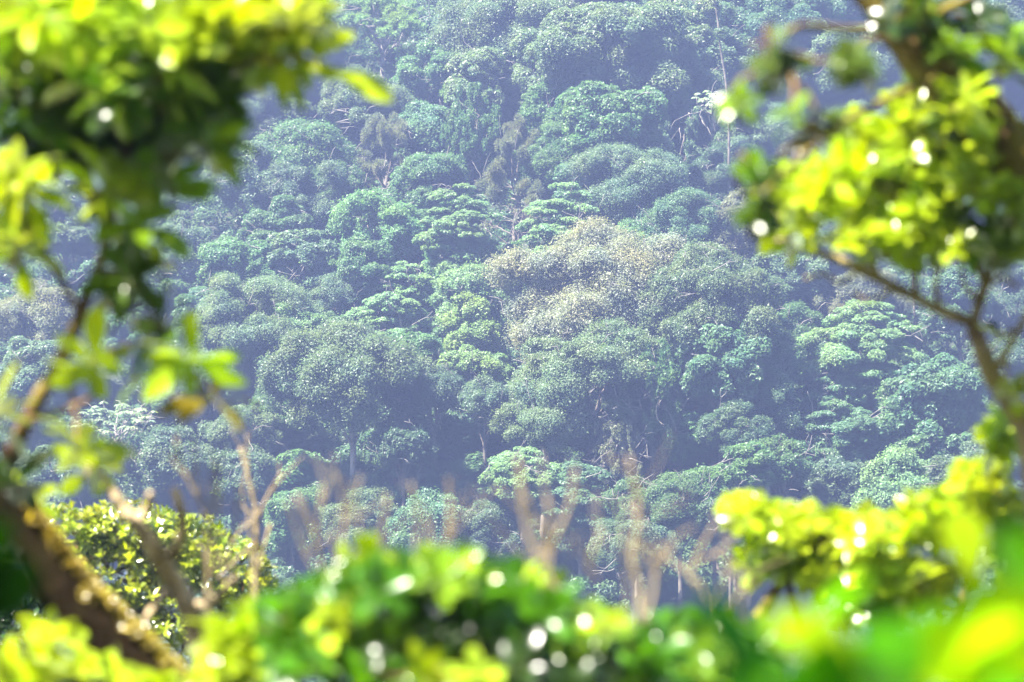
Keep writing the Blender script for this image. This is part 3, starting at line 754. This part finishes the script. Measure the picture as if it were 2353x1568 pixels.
# ---- overhanging tree on the left
def left_tree():
    p = Plant(21, "overhanging_tree", "overhanging tree with a thin diagonal limb and long glossy leaves, filling the top left", "tree", root_at(-330, 6.2))
    p.limb([(-330, 2700, 6.2), (-260, 1900, 6.2), (-150, 1450, 6.2), (-40, 1180, 6.2), (20, 1060, 6.1), (80, 930, 6), (140, 830, 6), (185, 720, 6), (225, 620, 6), (248, 540, 6), (270, 430, 6), (300, 300, 6), (330, 150, 6), (350, -80, 6)],
           [60, 54, 38, 22, 18, 16, 14, 13, 12, 11, 10, 9], 46)
    for pts, r in [
        ([(270, 430, 6), (400, 350, 5.9), (540, 330, 5.8)], [9, 4]),
        ([(300, 300, 6), (480, 180, 5.9), (640, 135, 5.8), (715, 140, 5.8), (785, 165, 5.8)], [10, 4]),
        ([(225, 620, 6), (310, 640, 5.9), (350, 720, 5.9), (390, 840, 5.9), (450, 900, 5.9)], [8, 4]),
        ([(185, 720, 6), (90, 560, 5.9), (20, 430, 5.8)], [9, 5]),
        ([(248, 540, 6), (150, 350, 6), (60, 180, 6), (0, 0, 6)], [10, 6]),
        ([(140, 830, 6), (170, 930, 6), (180, 1030, 5.9)], [8, 4]),
        ([(60, 970, 6), (200, 920, 6), (230, 860, 6)], [8, 5]),
        ([(20, 1060, 6.1), (-40, 960, 6)], [8, 5]),
        ([(330, 150, 6), (520, 20, 6), (680, -30, 6)], [9, 5]),
    ]:
        p.limb(pts, r, 12)
    C_ = (0.045, 0.100, 0.004)  # crown middle darkened in colour, painting shade under the top leaves
    L, W = (0.065, 0.115), (0.32, 0.42)
    p.leaves([
        (100, 40, 200, 110, 6.0, .5, 26, Y_LEAF), (330, 60, 190, 100, 6.0, .5, 30, Y_LEAF), (540, 50, 170, 90, 6.0, .4, 22, Y_LEAF), (660, 40, 90, 80, 5.9, .3, 9, Y_LEAF),
        (90, 200, 170, 130, 6.1, .5, 26, C_), (290, 200, 180, 120, 6.1, .5, 32, C_), (470, 180, 130, 90, 6.0, .4, 16, C_), (300, 180, 260, 130, 5.7, .15, 10, Y_LEAF), (610, 130, 60, 55, 5.9, .2, 4, Y_LEAF),
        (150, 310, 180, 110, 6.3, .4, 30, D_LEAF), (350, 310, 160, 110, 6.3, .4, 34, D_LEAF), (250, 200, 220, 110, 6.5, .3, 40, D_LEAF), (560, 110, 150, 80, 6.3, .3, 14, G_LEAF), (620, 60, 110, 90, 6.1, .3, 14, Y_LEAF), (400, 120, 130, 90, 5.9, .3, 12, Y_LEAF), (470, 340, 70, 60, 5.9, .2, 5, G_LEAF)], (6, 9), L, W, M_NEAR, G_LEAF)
    p.leaves([(40, 430, 70, 80, 5.8, .2, 9, Y_LEAF), (40, 570, 45, 60, 5.8, .2, 6, Y_LEAF), (240, 440, 60, 60, 5.9, .2, 4, Y_LEAF), (290, 430, 80, 60, 6, .2, 6, G_LEAF), (400, 430, 70, 50, 5.9, .2, 4, G_LEAF), (310, 510, 60, 40, 5.9, .2, 3, G_LEAF),
        (300, 640, 60, 90, 5.9, .1, 4, C_), (330, 600, 30, 40, 5.9, .1, 2, (0.04, 0.09, 0.003)), (275, 720, 40, 30, 5.9, .1, 2, (0.04, 0.09, 0.003)), (385, 760, 40, 30, 5.9, .1, 2, (0.06, 0.13, 0.004)), (350, 860, 40, 30, 5.9, .1, 2, G_LEAF), (215, 830, 25, 20, 5.7, .1, 2, Y_LEAF), (445, 830, 30, 20, 5.7, .1, 2, Y_LEAF),
        (480, 910, 40, 20, 5.9, .1, 1, O_LEAF), (180, 1030, 40, 30, 5.8, .1, 2, Y_LEAF), (30, 1110, 40, 40, 6.0, .2, 2, D_LEAF), (-10, 940, 20, 50, 5.8, .1, 2, Y_LEAF)], (5, 7), L, W, M_NEAR, G_LEAF)
    p.leaves([(330, -150, 480, 100, 6.1, .6, 26, Y_LEAF), (-140, 250, 100, 260, 6.1, .6, 16, G_LEAF)], (6, 9), L, W, M_NEAR, G_LEAF)  # foliage added out of frame to shade the leaves below
    p.single([((750, 155), (900, 218), 60), ((700, 140), (770, 175), 40), ((712, 130), (812, 70), 42), ((690, 125), (722, 0), 50), ((640, 140), (660, 215), 55), ((600, 140), (605, 205), 50), ((655, 100), (720, 20), 48), ((470, 330), (555, 290), 44), ((480, 350), (545, 400), 44), ((330, 560), (372, 590), 40)], 5.8, M_NEAR, Y_LEAF, each=True)
    p.done(M_BARK)


left_tree()


# ---- trees on the right
def right_trunk():
    p = Plant(33, "leaning_tree", "leaning dark trunk across the top right corner with dark hanging leaf clumps", "tree", root_at(2900, 6.6))
    p.limb([(2900, 2600, 6.6), (2850, 1500, 6.7), (2620, 800, 6.8), (2380, 430, 6.9), (2270, 290, 6.9), (2170, 170, 6.9), (2080, 60, 6.9), (1980, -90, 6.9)], [105, 95, 85, 74, 70, 68, 66, 62], 40, 12, 0.04)
    for pts, r in [
        ([(2080, 60, 6.9), (1960, 70, 6.4), (1840, 60, 5.6), (1780, 110, 5.2)], [12, 5]),
        ([(2120, 110, 6.9), (2010, 90, 6.2), (1960, 120, 5.4)], [10, 4]),
        ([(2170, 170, 6.9), (1960, 270, 6), (1820, 380, 5.4), (1730, 470, 5.2)], [10, 4]),
        ([(2080, 60, 6.9), (2180, 20, 6.6), (2300, -40, 6.4)], [16, 8]),
    ]:
        p.limb(pts, r, 12)
    L, W = (0.030, 0.050), (0.50, 0.64)
    M_ = (0.045, 0.085, 0.004)
    p.leaves([(1790, 155, 60, 60, 5.1, .06, 9, M_), (1780, 90, 20, 20, 5.1, .03, 1, G_LEAF), (1965, 155, 55, 60, 5.2, .06, 9, M_), (1695, 235, 22, 45, 5.0, .04, 3, G_LEAF), (1830, 260, 24, 18, 5.0, .03, 1, G_LEAF), (1925, 285, 55, 22, 5.2, .05, 3, M_),
              (1745, 400, 40, 50, 5.1, .06, 5, G_LEAF), (1740, 490, 60, 45, 5.1, .06, 7, M_), (1860, 310, 40, 20, 5.2, .04, 2, O_LEAF)],
             (5, 8), L, W, M_NEAR, M_, spread=(50, 85))
    L, W = (0.055, 0.08), (0.40, 0.55)
    p.leaves([(2110, 40, 110, 70, 6.6, .3, 10, D_LEAF), (2190, 120, 70, 70, 6.6, .3, 8, G_LEAF), (2320, 130, 50, 90, 6.7, .3, 9, G_LEAF), (2215, 240, 60, 70, 6.5, .3, 10, Y_LEAF), (2250, 40, 50, 50, 6.7, .2, 4, D_LEAF)], (6, 8), L, W, M_NEAR, D_LEAF)
    p.done(M_BARK, "trunk")


right_trunk()


def right_sapling():
    p = Plant(35, "sunlit_tree", "small tree on the right with lichen covered forking branches and a bright sunlit crown", "tree", root_at(2420, 7.0))
    p.limb([(2420, 2600, 7), (2410, 1500, 7), (2380, 1050, 7), (2320, 920, 7), (2280, 860, 7), (2255, 800, 7), (2235, 745, 7)], [46, 40, 34, 27, 24, 21, 18], 30, 9)
    for pts, r in [
        ([(2235, 745, 7), (2110, 690, 7), (2020, 640, 7), (1930, 600, 7), (1850, 565, 7), (1790, 520, 6.9)], [15, 13, 11, 9, 7, 5]),
        ([(2235, 745, 7), (2262, 660, 7), (2280, 590, 7), (2330, 520, 7), (2370, 400, 7)], [14, 12, 10, 8]),
        ([(2262, 660, 7), (2230, 560, 7), (2160, 470, 7), (2120, 380, 7), (2090, 280, 7)], [11, 9, 7, 5]),
        ([(2020, 640, 7), (1980, 560, 7), (1960, 450, 7), (1930, 360, 7)], [9, 7, 5]),
        ([(2110, 690, 7), (2090, 590, 7), (2040, 480, 7)], [8, 5]),
        ([(2280, 860, 7), (2340, 760, 6.9), (2400, 640, 6.9)], [10, 6]),
        ([(1930, 600, 7), (1990, 610, 6.9), (2040, 570, 6.9)], [7, 5]),
        ([(2160, 712, 7), (2150, 640, 6.9), (2175, 590, 6.9), (2150, 520, 6.9)], [7, 5, 4]),
        ([(2060, 662, 7), (2000, 690, 6.9), (1960, 672, 6.9)], [5, 3]),
        ([(1980, 620, 7), (1930, 650, 6.9), (1895, 630, 6.9), (1850, 640, 6.9)], [5, 4, 3]),
        ([(1880, 577, 7), (1870, 520, 6.9), (1840, 470, 6.9)], [5, 3]),
        ([(2262, 660, 7), (2300, 640, 6.9), (2340, 660, 6.9)], [6, 4]),
        ([(2250, 700, 7), (2215, 650, 6.9), (2205, 600, 6.9)], [6, 4]),
    ]:
        p.limb(pts, r, 14, rough=0.16)
    L, W = (0.045, 0.072), (0.48, 0.62)
    p.leaves([(1890, 420, 150, 100, 7, .4, 37, Y_LEAF), (2060, 340, 130, 100, 7, .4, 37, Y_LEAF), (2060, 460, 150, 90, 7, .4, 40, Y_LEAF), (2220, 410, 130, 120, 7, .4, 42, Y_LEAF), (2010, 540, 130, 60, 6.9, .3, 17, Y_LEAF),
              (2150, 550, 110, 60, 6.9, .3, 17, Y_LEAF), (2280, 560, 70, 70, 6.9, .3, 12, G_LEAF), (1815, 530, 60, 45, 6.8, .2, 10, Y_LEAF), (1790, 440, 70, 60, 7, .3, 11, Y_LEAF), (1960, 300, 70, 60, 7.1, .3, 11, Y_LEAF), (2180, 330, 100, 80, 7.2, .3, 20, G_LEAF), (2000, 420, 160, 110, 7.4, .3, 30, G_LEAF), (2100, 250, 70, 70, 7, .3, 10, Y_LEAF), (2260, 300, 80, 70, 7, .3, 12, Y_LEAF), (2345, 470, 40, 120, 7, .3, 10, Y_LEAF),
              (2290, 770, 30, 40, 6.9, .1, 1, D_LEAF), (2330, 900, 40, 50, 6.9, .1, 2, Y_LEAF)],
             (6, 9), L, W, M_NEAR, Y_LEAF, twigs=0.4)
    p.done(M_LICHEN)


right_sapling()


# ---- lower left: mossy trunk, dead limb, bare stems
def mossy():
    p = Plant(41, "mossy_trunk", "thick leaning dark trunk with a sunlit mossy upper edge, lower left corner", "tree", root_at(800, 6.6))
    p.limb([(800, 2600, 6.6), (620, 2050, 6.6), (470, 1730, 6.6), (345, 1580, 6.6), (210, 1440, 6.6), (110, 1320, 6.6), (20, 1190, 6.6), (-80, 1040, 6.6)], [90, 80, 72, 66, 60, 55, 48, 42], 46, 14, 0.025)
    p.leaves([(50, 1160, 50, 20, 6.8, .1, 2, Y_LEAF), (-20, 1300, 50, 60, 6.3, .2, 4, D_LEAF)], (5, 7), (0.07, 0.1), (.35, .45), M_NEAR, D_LEAF)
    # moss along the upper edge, paled in colour to paint the sunlit rim
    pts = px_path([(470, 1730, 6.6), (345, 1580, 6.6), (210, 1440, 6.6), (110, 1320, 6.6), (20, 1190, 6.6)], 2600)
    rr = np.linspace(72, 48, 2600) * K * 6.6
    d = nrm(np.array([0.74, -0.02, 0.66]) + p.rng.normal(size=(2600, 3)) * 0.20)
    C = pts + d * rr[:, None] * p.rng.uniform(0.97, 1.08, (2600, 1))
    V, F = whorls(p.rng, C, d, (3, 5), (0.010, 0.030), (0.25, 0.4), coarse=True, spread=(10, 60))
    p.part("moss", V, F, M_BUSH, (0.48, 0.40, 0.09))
    p.done(M_MOSSY_SHADE, "trunk")


mossy()


def dead_limb():
    p = Plant(43, "dead_limb", "pale broken dead limb with stubs standing in front of the sharp leaved bush", "dead branch", root_at(560, 7.2))
    p.limb([(560, 2500, 7.2), (520, 1800, 7.2), (450, 1440, 7.1), (400, 1340, 7.1), (350, 1255, 7), (300, 1190, 7), (262, 1135, 7), (225, 1085, 7)], [36, 32, 27, 24, 20, 16, 12, 8], 36, 10, 0.09)
    p.limb([(318, 1205, 7), (338, 1165, 7), (345, 1135, 6.9)], [12, 8], 8, 7, 0.08)
    p.limb([(380, 1300, 7.1), (412, 1245, 7), (418, 1190, 6.9), (402, 1125, 6.9)], [15, 12, 10], 12, 8, 0.06)
    p.limb([(430, 1400, 7.1), (490, 1380, 7), (540, 1330, 6.9)], [14, 9], 8, 7, 0.08)
    p.limb([(400, 1340, 7.1), (350, 1400, 7), (330, 1440, 7)], [12, 6], 8, 7, 0.08)
    p.leaves([(200, 1070, 35, 30, 6.9, .1, 3, Y_LEAF)], (5, 7), (0.07, 0.1), (.38, .46), M_NEAR, Y_LEAF)
    p.done(M_DEAD)


dead_limb()

BARE = [
    ("bare shrub of thick pale cut stems rising right of the sharp leaved bush", 585, 9.5, [
        ([(600, 2300), (590, 1420), (587, 1300), (590, 1190), (572, 1100), (552, 1030)], [20, 17, 15, 13, 11]),
        ([(592, 1190), (620, 1130), (648, 1085)], [9, 6]), ([(590, 1240), (530, 1300), (500, 1330)], [9, 6]), ([(575, 1430), (592, 1320), (622, 1205)], [15, 12]),
        ([(590, 1190), (545, 1230), (520, 1290)], [8, 5]), ([(572, 1100), (566, 1000)], [7, 4])]),
    ("bare blurred shrub with five thin tan twigs left of the thick cut stems", 470, 6.6, [
        ([(480, 2300), (480, 1330), (472, 1190), (432, 1100), (402, 1005)], [14, 11, 9, 7]), ([(432, 1100), (382, 1040)], [7, 5]), ([(455, 1145), (442, 1005)], [7, 5]),
        ([(478, 1300), (505, 1160), (490, 1035)], [8, 6]), ([(478, 1330), (540, 1220), (545, 1110)], [8, 5])]),
    ("bare blurred shrub with tan twigs rising above the left end of the dark green shrub", 740, 5.6, [
        ([(760, 2300), (745, 1420), (725, 1240), (680, 1135)], [14, 12, 9, 7]), ([(725, 1240), (742, 1115)], [8, 6]), ([(745, 1400), (792, 1210), (770, 1085)], [10, 8, 6]), ([(792, 1210), (830, 1100)], [7, 5]), ([(745, 1350), (700, 1270), (660, 1150)], [7, 5])]),
    ("bare blurred shrub with forked tan twigs above the top of the dark green shrub", 940, 5.4, [
        ([(930, 2300), (920, 1420), (870, 1290), (892, 1140)], [14, 12, 10, 7]), ([(920, 1400), (960, 1220), (945, 1110)], [10, 8, 6]), ([(920, 1420), (1010, 1300), (1034, 1200), (1030, 1100)], [12, 10, 8, 6]), ([(1010, 1300), (978, 1190)], [8, 5])]),
    ("bare shrub with two long blurred tan stems curving up like a fork", 1265, 4.9, [
        ([(1290, 2300), (1285, 1450), (1270, 1340), (1216, 1240), (1196, 1130), (1190, 1050)], [20, 17, 14, 12, 9]), ([(1262, 1320), (1270, 1250), (1305, 1170), (1322, 1075)], [13, 11, 8]), ([(1255, 1280), (1262, 1200), (1258, 1140)], [10, 6]), ([(1216, 1300), (1175, 1250)], [9, 5])]),
    ("bare shrub with a long brown blurred stem right of the middle fork", 1480, 4.9, [
        ([(1500, 2300), (1480, 1450), (1452, 1290), (1466, 1190), (1446, 1050)], [20, 17, 14, 10]), ([(1480, 1450), (1505, 1320), (1458, 1220)], [14, 10]), ([(1500, 1330), (1550, 1250)], [12, 8]), ([(1370, 1330), (1352, 1290), (1385, 1220)], [11, 7])]),
    ("bare shrub of short pale blurred twigs next to the left end of the sunlit bush", 1640, 5.6, [
        ([(1640, 2300), (1630, 1450), (1590, 1320), (1640, 1205)], [16, 13, 10, 7]), ([(1630, 1440), (1720, 1330), (1640, 1270)], [10, 6]), ([(1600, 1350), (1560, 1290)], [8, 6]), ([(1630, 1400), (1670, 1330), (1690, 1280)], [8, 5])]),
]
for q, (label, u, d, stems) in enumerate(BARE):
    p = Plant(60 + q, "bare_shrub", label, "shrub", root_at(u, d), "bare shrubs in front of the slope")
    for _ in range(2):                                   # thinner shoots from the same stool
        b0 = p.rng.choice(len(stems)); x0, y0 = stems[b0][0][-2]; x1, y1 = stems[b0][0][-1]
        dx = p.rng.uniform(-75, 75); ty = y1 + p.rng.uniform(0, 90)
        stems = stems + [([(stems[0][0][0][0] + dx * 0.3, 2300), (x0 + dx * 0.6, max(y0, ty) + 180), (x0 + dx * 0.9, (y0 + ty) / 2 + 40), (x1 + dx * 1.2, ty)], [7, 6, 5, 3])]
    for pts, r in stems:
        a = Tubes(); path = p.limb([(x, y, d) for x, y in pts], [q * 0.34 for q in r], 16, 7, 0.07, tubes=a)
        for j in p.rng.integers(5, 12, 2):              # short side twigs
            e = path[j] + np.array([p.rng.normal() * 0.05, p.rng.normal() * 0.03, p.rng.uniform(0.03, 0.13)])
            a.add(bez([path[j], (path[j] + e) / 2 + p.rng.normal(size=3) * 0.008, e], 6), np.linspace(0.28, 0.15, 6) * r[-1] * K * d, 5)
        link("stem", mesh_quads("stem", np.concatenate(a.V) - p.base, np.concatenate(a.F), M_TWIG, True), p.root)


# ---- bushes
def sharp_bush(seed, label, blobs, d, color, stems):
    p = Plant(seed, "glossy_bush", label, "bush", root_at(stems[0][0][0][0], d))
    for pts, r in stems: p.limb([(x, y, d) for x, y in pts], r, 10, 6)
    p.leaves(blobs, (7, 10), (0.07, 0.105), (0.34, 0.46), M_BUSH, color, coarse=True, shell=0.55, spread=(20, 65), upb=0.9, twig=0.004, twigs=0.25, part="foliage")
    p.done(M_BARK, "stem")


D1 = 26.0
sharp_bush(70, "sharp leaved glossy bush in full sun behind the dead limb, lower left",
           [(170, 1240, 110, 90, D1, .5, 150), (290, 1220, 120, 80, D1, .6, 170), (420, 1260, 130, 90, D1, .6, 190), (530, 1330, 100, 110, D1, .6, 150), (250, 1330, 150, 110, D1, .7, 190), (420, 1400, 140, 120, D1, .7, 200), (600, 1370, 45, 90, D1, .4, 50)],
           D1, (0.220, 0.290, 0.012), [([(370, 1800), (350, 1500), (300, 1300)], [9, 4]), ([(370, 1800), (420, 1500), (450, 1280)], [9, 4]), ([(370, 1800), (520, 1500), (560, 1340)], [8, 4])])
D2 = 24.0
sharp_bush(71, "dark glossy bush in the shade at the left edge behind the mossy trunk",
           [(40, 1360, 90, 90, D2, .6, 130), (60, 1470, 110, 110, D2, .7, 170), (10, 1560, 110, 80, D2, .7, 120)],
           D2, (0.018, 0.055, 0.006), [([(40, 1900), (40, 1600), (30, 1420)], [9, 4])])  # leaf colour darkened, stands in for the shade on this bush


def near_bush(seed, label, blobs, L, W, color, stems, k=(6, 9), spread=(38, 82), shell=0.0):
    p = Plant(seed, "leafy_shrub", label, "shrub", root_at(stems[0][0][0][0], stems[0][0][0][2]), "leafy shrubs near the viewpoint")
    for pts, r in stems: p.limb(pts, r, 14, 7)
    p.leaves(blobs, k, L, W, M_NEAR, color, spread=spread, shell=shell)
    p.done(M_BARK, "stem")


near_bush(80, "dark green rounded shrub along the bottom centre with white leaf glints",
          [(760, 1390, 110, 90, 5, .3, 27, E_LEAF), (880, 1350, 130, 90, 5, .4, 44, E_LEAF), (1010, 1330, 120, 80, 5, .4, 40, G_LEAF), (1130, 1370, 130, 90, 5, .4, 44, E_LEAF), (1260, 1430, 130, 90, 5, .4, 37, E_LEAF), (1370, 1480, 120, 80, 5, .4, 30, G_LEAF), (1480, 1510, 130, 80, 5, .4, 37, E_LEAF), (1600, 1500, 100, 60, 5.1, .3, 20, G_LEAF), (1720, 1500, 90, 60, 5.2, .3, 17, E_LEAF),
           (690, 1500, 120, 80, 5, .4, 34, E_LEAF), (850, 1490, 150, 80, 4.9, .3, 44, D_LEAF), (1020, 1490, 150, 90, 4.9, .3, 51, D_LEAF), (1180, 1530, 150, 80, 4.9, .4, 44, D_LEAF), (930, 1570, 150, 60, 4.8, .3, 27, E_LEAF), (1330, 1580, 150, 60, 4.8, .3, 30, D_LEAF), (1620, 1550, 120, 70, 5, .3, 23, G_LEAF), (1570, 1460, 110, 60, 5.2, .3, 16, E_LEAF), (1690, 1470, 90, 50, 5.3, .3, 12, G_LEAF), (660, 1400, 90, 60, 5.2, .3, 14, E_LEAF), (900, 1310, 150, 60, 4.9, .3, 7, Y_LEAF), (1150, 1350, 160, 60, 4.9, .3, 7, Y_LEAF), (1380, 1440, 120, 60, 4.9, .3, 6, Y_LEAF), (750, 1440, 130, 60, 4.8, .2, 6, Y_LEAF), (1100, 1540, 300, 40, 4.6, .2, 5, Y_LEAF)],  # dark clusters paint the inner shade, yellow ones the sunlit tips
          (0.036, 0.062), (0.40, 0.52), E_LEAF,
          [([(1050, 2400, 5), (1040, 1800, 5), (1000, 1560, 5), (900, 1400, 5)], [22, 18, 12, 8]), ([(1040, 1800, 5), (1150, 1560, 5), (1200, 1420, 5)], [14, 8]), ([(1040, 1800, 5), (800, 1600, 5), (720, 1500, 5)], [14, 8]), ([(1040, 1800, 5), (1350, 1620, 5), (1480, 1500, 5)], [14, 8])])
near_bush(81, "bright yellow green shrub at the bottom left below the mossy trunk",
          [(190, 1570, 150, 60, 5.6, .2, 26, Y_LEAF), (120, 1480, 40, 50, 5.9, .2, 6, Y_LEAF), (50, 1570, 80, 50, 5.6, .2, 14, Y_LEAF), (380, 1620, 90, 50, 5.6, .2, 12, Y_LEAF)],
          (0.05, 0.08), (0.42, 0.55), Y_LEAF, [([(200, 2400, 5.6), (200, 1800, 5.6), (210, 1560, 5.6)], [16, 12, 6])])
near_bush(82, "bright shrub between the mossy trunk and the dark green shrub, at the bottom",
          [(560, 1470, 90, 60, 5.4, .2, 14, Y_LEAF), (560, 1550, 130, 70, 5.4, .3, 24, Y_LEAF), (640, 1470, 60, 60, 5.4, .2, 9, G_LEAF)],
          (0.06, 0.09), (0.42, 0.52), Y_LEAF, [([(540, 2400, 5.4), (540, 1800, 5.4), (535, 1500, 5.4)], [16, 12, 6])])
near_bush(83, "sunlit yellow green bush with a flat top on the right, below the fresh green mound",
          [(1720, 1180, 75, 55, 8, .4, 34, Y_LEAF), (1850, 1220, 110, 65, 8, .5, 52, Y_LEAF), (2010, 1230, 130, 75, 8, .5, 64, Y_LEAF), (2150, 1190, 120, 80, 8, .5, 56, Y_LEAF), (2270, 1130, 90, 90, 8, .4, 46, Y_LEAF), (2310, 1010, 60, 70, 7.8, .3, 22, Y_LEAF),
           (1900, 1310, 150, 60, 8, .4, 36, Y_LEAF), (2080, 1330, 170, 70, 8, .5, 48, Y_LEAF), (1740, 1290, 50, 50, 8, .3, 12, Y_LEAF), (2000, 1400, 120, 50, 8, .4, 24, G_LEAF), (2330, 1250, 60, 120, 8, .4, 36, G_LEAF)],
          (0.045, 0.072), (0.45, 0.58), Y_LEAF,
          [([(2050, 2400, 8), (2050, 1800, 8), (2020, 1450, 8), (1980, 1270, 8)], [22, 18, 12, 7]), ([(2050, 1800, 8), (1850, 1450, 8), (1790, 1260, 8)], [14, 7]), ([(2050, 1700, 8), (2200, 1400, 8), (2260, 1180, 8)], [14, 7]), ([(1740, 1420, 8), (1800, 1330, 8), (1840, 1240, 8)], [14, 12, 6])])


def big_leaves():
    p = Plant(90, "broad_leaf_plant", "large soft out of focus leaves of a plant right in front, bottom right corner", "plant", root_at(2150, 2.0))
    p.limb([(2150, 4800, 2), (2150, 2600, 2), (2120, 1900, 2), (2090, 1620, 2)], [45, 40, 30, 18], 16)
    p.limb([(2140, 2100, 2), (2330, 1750, 2), (2390, 1560, 2)], [24, 14], 10)
    p.limb([(2130, 2000, 2), (1850, 1700, 2), (1770, 1560, 2)], [22, 12], 10)
    T_ = [((1990, 1600), (1790, 1380), 190), ((1840, 1500), (1970, 1310), 160), ((2110, 1640), (2040, 1390), 170), ((2250, 1640), (2150, 1420), 200), ((2390, 1600), (2250, 1330), 220), ((2400, 1450), (2330, 1200), 170),
          ((1930, 1700), (1830, 1500), 150), ((2090, 1720), (1990, 1510), 170), ((2330, 1760), (2230, 1520), 200), ((2180, 1560), (2330, 1400), 160), ((2200, 1700), (2340, 1560), 180),
          ((2060, 1620), (1880, 1540), 170), ((2130, 1560), (1990, 1430), 170), ((2300, 1600), (2120, 1520), 190), ((2420, 1560), (2270, 1430), 190), ((1960, 1640), (1900, 1440), 150), ((2250, 1520), (2110, 1400), 150), ((1800, 1700), (1720, 1530), 140)]
    for j, t in enumerate(T_):
        p.single([t], 2.0 + 0.05 * (j % 3), M_BROAD, [(0.20, 0.36, 0.003), (0.08, 0.27, 0.003), (0.03, 0.15, 0.003)][(0, 1, 2, 0, 0, 1, 2, 1, 1, 0, 2, 1, 2, 0, 0, 2, 1, 2)[j]], each=True, tilt=(0.0, 0.6, 0.8))
    p.single([((2240, 1340), (2200, 1170), 110)], 3.0, M_BROAD, Y_LEAF, each=True)
    p.single([((1760, 1640), (1640, 1350), 150), ((1700, 1700), (1740, 1480), 140)], 2.2, M_BROAD, (0.008, 0.06, 0.004), each=True, tilt=(0, -1, 0.2))
    p.done(M_STEM, "stem")


big_leaves()


def near_dark_leaves():
    p = Plant(91, "broad_leaf_plant", "dark soft out of focus leaves right in front, over the mossy trunk", "plant", root_at(-150, 2.2))
    p.limb([(-150, 4500, 2.2), (-150, 2400, 2.2), (-120, 1700, 2.2), (-60, 1400, 2.2)], [40, 34, 26, 14], 16)
    p.single([((-120, 1460), (90, 1300), 170), ((-120, 1360), (30, 1200), 120)], 2.2, M_BROAD, (0.002, 0.012, 0.002), each=True, tilt=(0.5, -1, -0.5))  # leaf colour near black, with the leaves' shade put into it
    p.done(M_BARK, "stem")


near_dark_leaves()

# ------------------------------------------------------------------ air, sky, sun, camera
def haze():
    x0, x1, y0, y1, z0, z1 = -195, 195, -62, 432, -46, 128
    V = np.array([[x, y, z] for x in (x0, x1) for y in (y0, y1) for z in (z0, z1)], float)
    F = np.array([[0, 1, 3, 2], [4, 6, 7, 5], [0, 4, 5, 1], [2, 3, 7, 6], [0, 2, 6, 4], [1, 5, 7, 3]])
    m = bpy.data.materials.new("haze"); m.use_nodes = True; nt = m.node_tree; nt.nodes.clear()
    out = nt.nodes.new("ShaderNodeOutputMaterial"); pv = nt.nodes.new("ShaderNodeVolumePrincipled")
    pv.inputs["Color"].default_value = HAZE_COL; pv.inputs["Density"].default_value = HAZE_DENS; pv.inputs["Anisotropy"].default_value = HAZE_G
    nt.links.new(pv.outputs[0], out.inputs["Volume"])
    o = link("haze", mesh_quads("haze", V, F, m)); o["kind"] = "stuff"; o["label"] = "bluish violet haze filling the valley air"; o["category"] = "haze"


HAZE_COL = (0.37, 0.47, 0.87, 1); HAZE_DENS = 0.00074; HAZE_G = 0.25
haze()

ELEV, AZ = R(59), R(-120)
s = Vector((math.cos(ELEV) * math.sin(AZ), math.cos(ELEV) * math.cos(AZ), math.sin(ELEV)))
ld = bpy.data.lights.new("sun", 'SUN'); ld.energy = 5.0; ld.angle = R(0.5); ld.color = (1.0, 0.94, 0.84)
lo = bpy.data.objects.new("sun", ld); COL.objects.link(lo); lo.rotation_euler = s.to_track_quat('Z', 'Y').to_euler(); lo.location = (0, 0, 200)

w = bpy.data.worlds.new("World"); SC.world = w; w.use_nodes = True; nt = w.node_tree
bg = nt.nodes.get("Background") or nt.nodes.new("ShaderNodeBackground")
sky = nt.nodes.new("ShaderNodeTexSky"); sky.sky_type = 'NISHITA'; sky.sun_disc = False
sky.sun_elevation = ELEV; sky.sun_rotation = AZ % (2 * PI)
nt.links.new(sky.outputs[0], bg.inputs["Color"]); bg.inputs["Strength"].default_value = 0.05
wo = next(n for n in nt.nodes if n.type == 'OUTPUT_WORLD'); nt.links.new(bg.outputs[0], wo.inputs["Surface"])

cd = bpy.data.cameras.new("camera"); cam = bpy.data.objects.new("camera", cd); COL.objects.link(cam)
cam.location = (0, 0, CAMZ); cam.rotation_euler = (R(90), 0, 0)
cd.lens = LENS; cd.sensor_width = 36; cd.clip_start = 0.05; cd.clip_end = 3000
cd.dof.use_dof = True; cd.dof.focus_distance = 265; cd.dof.aperture_fstop = 4.0
SC.camera = cam

SC.view_settings.view_transform = 'Standard'; SC.view_settings.look = 'None'
SC.view_settings.exposure = 2.9; SC.view_settings.gamma = 1.0
cy = SC.cycles
cy.use_denoising = True
try:
    cy.denoiser = 'OPENIMAGEDENOISE'; cy.denoising_input_passes = 'RGB'; cy.denoising_prefilter = 'ACCURATE'
except TypeError:
    pass
cy.max_bounces = 6; cy.diffuse_bounces = 1; cy.glossy_bounces = 2; cy.transmission_bounces = 4; cy.volume_bounces = 0; cy.transparent_max_bounces = 8
cy.sample_clamp_indirect = 6.0
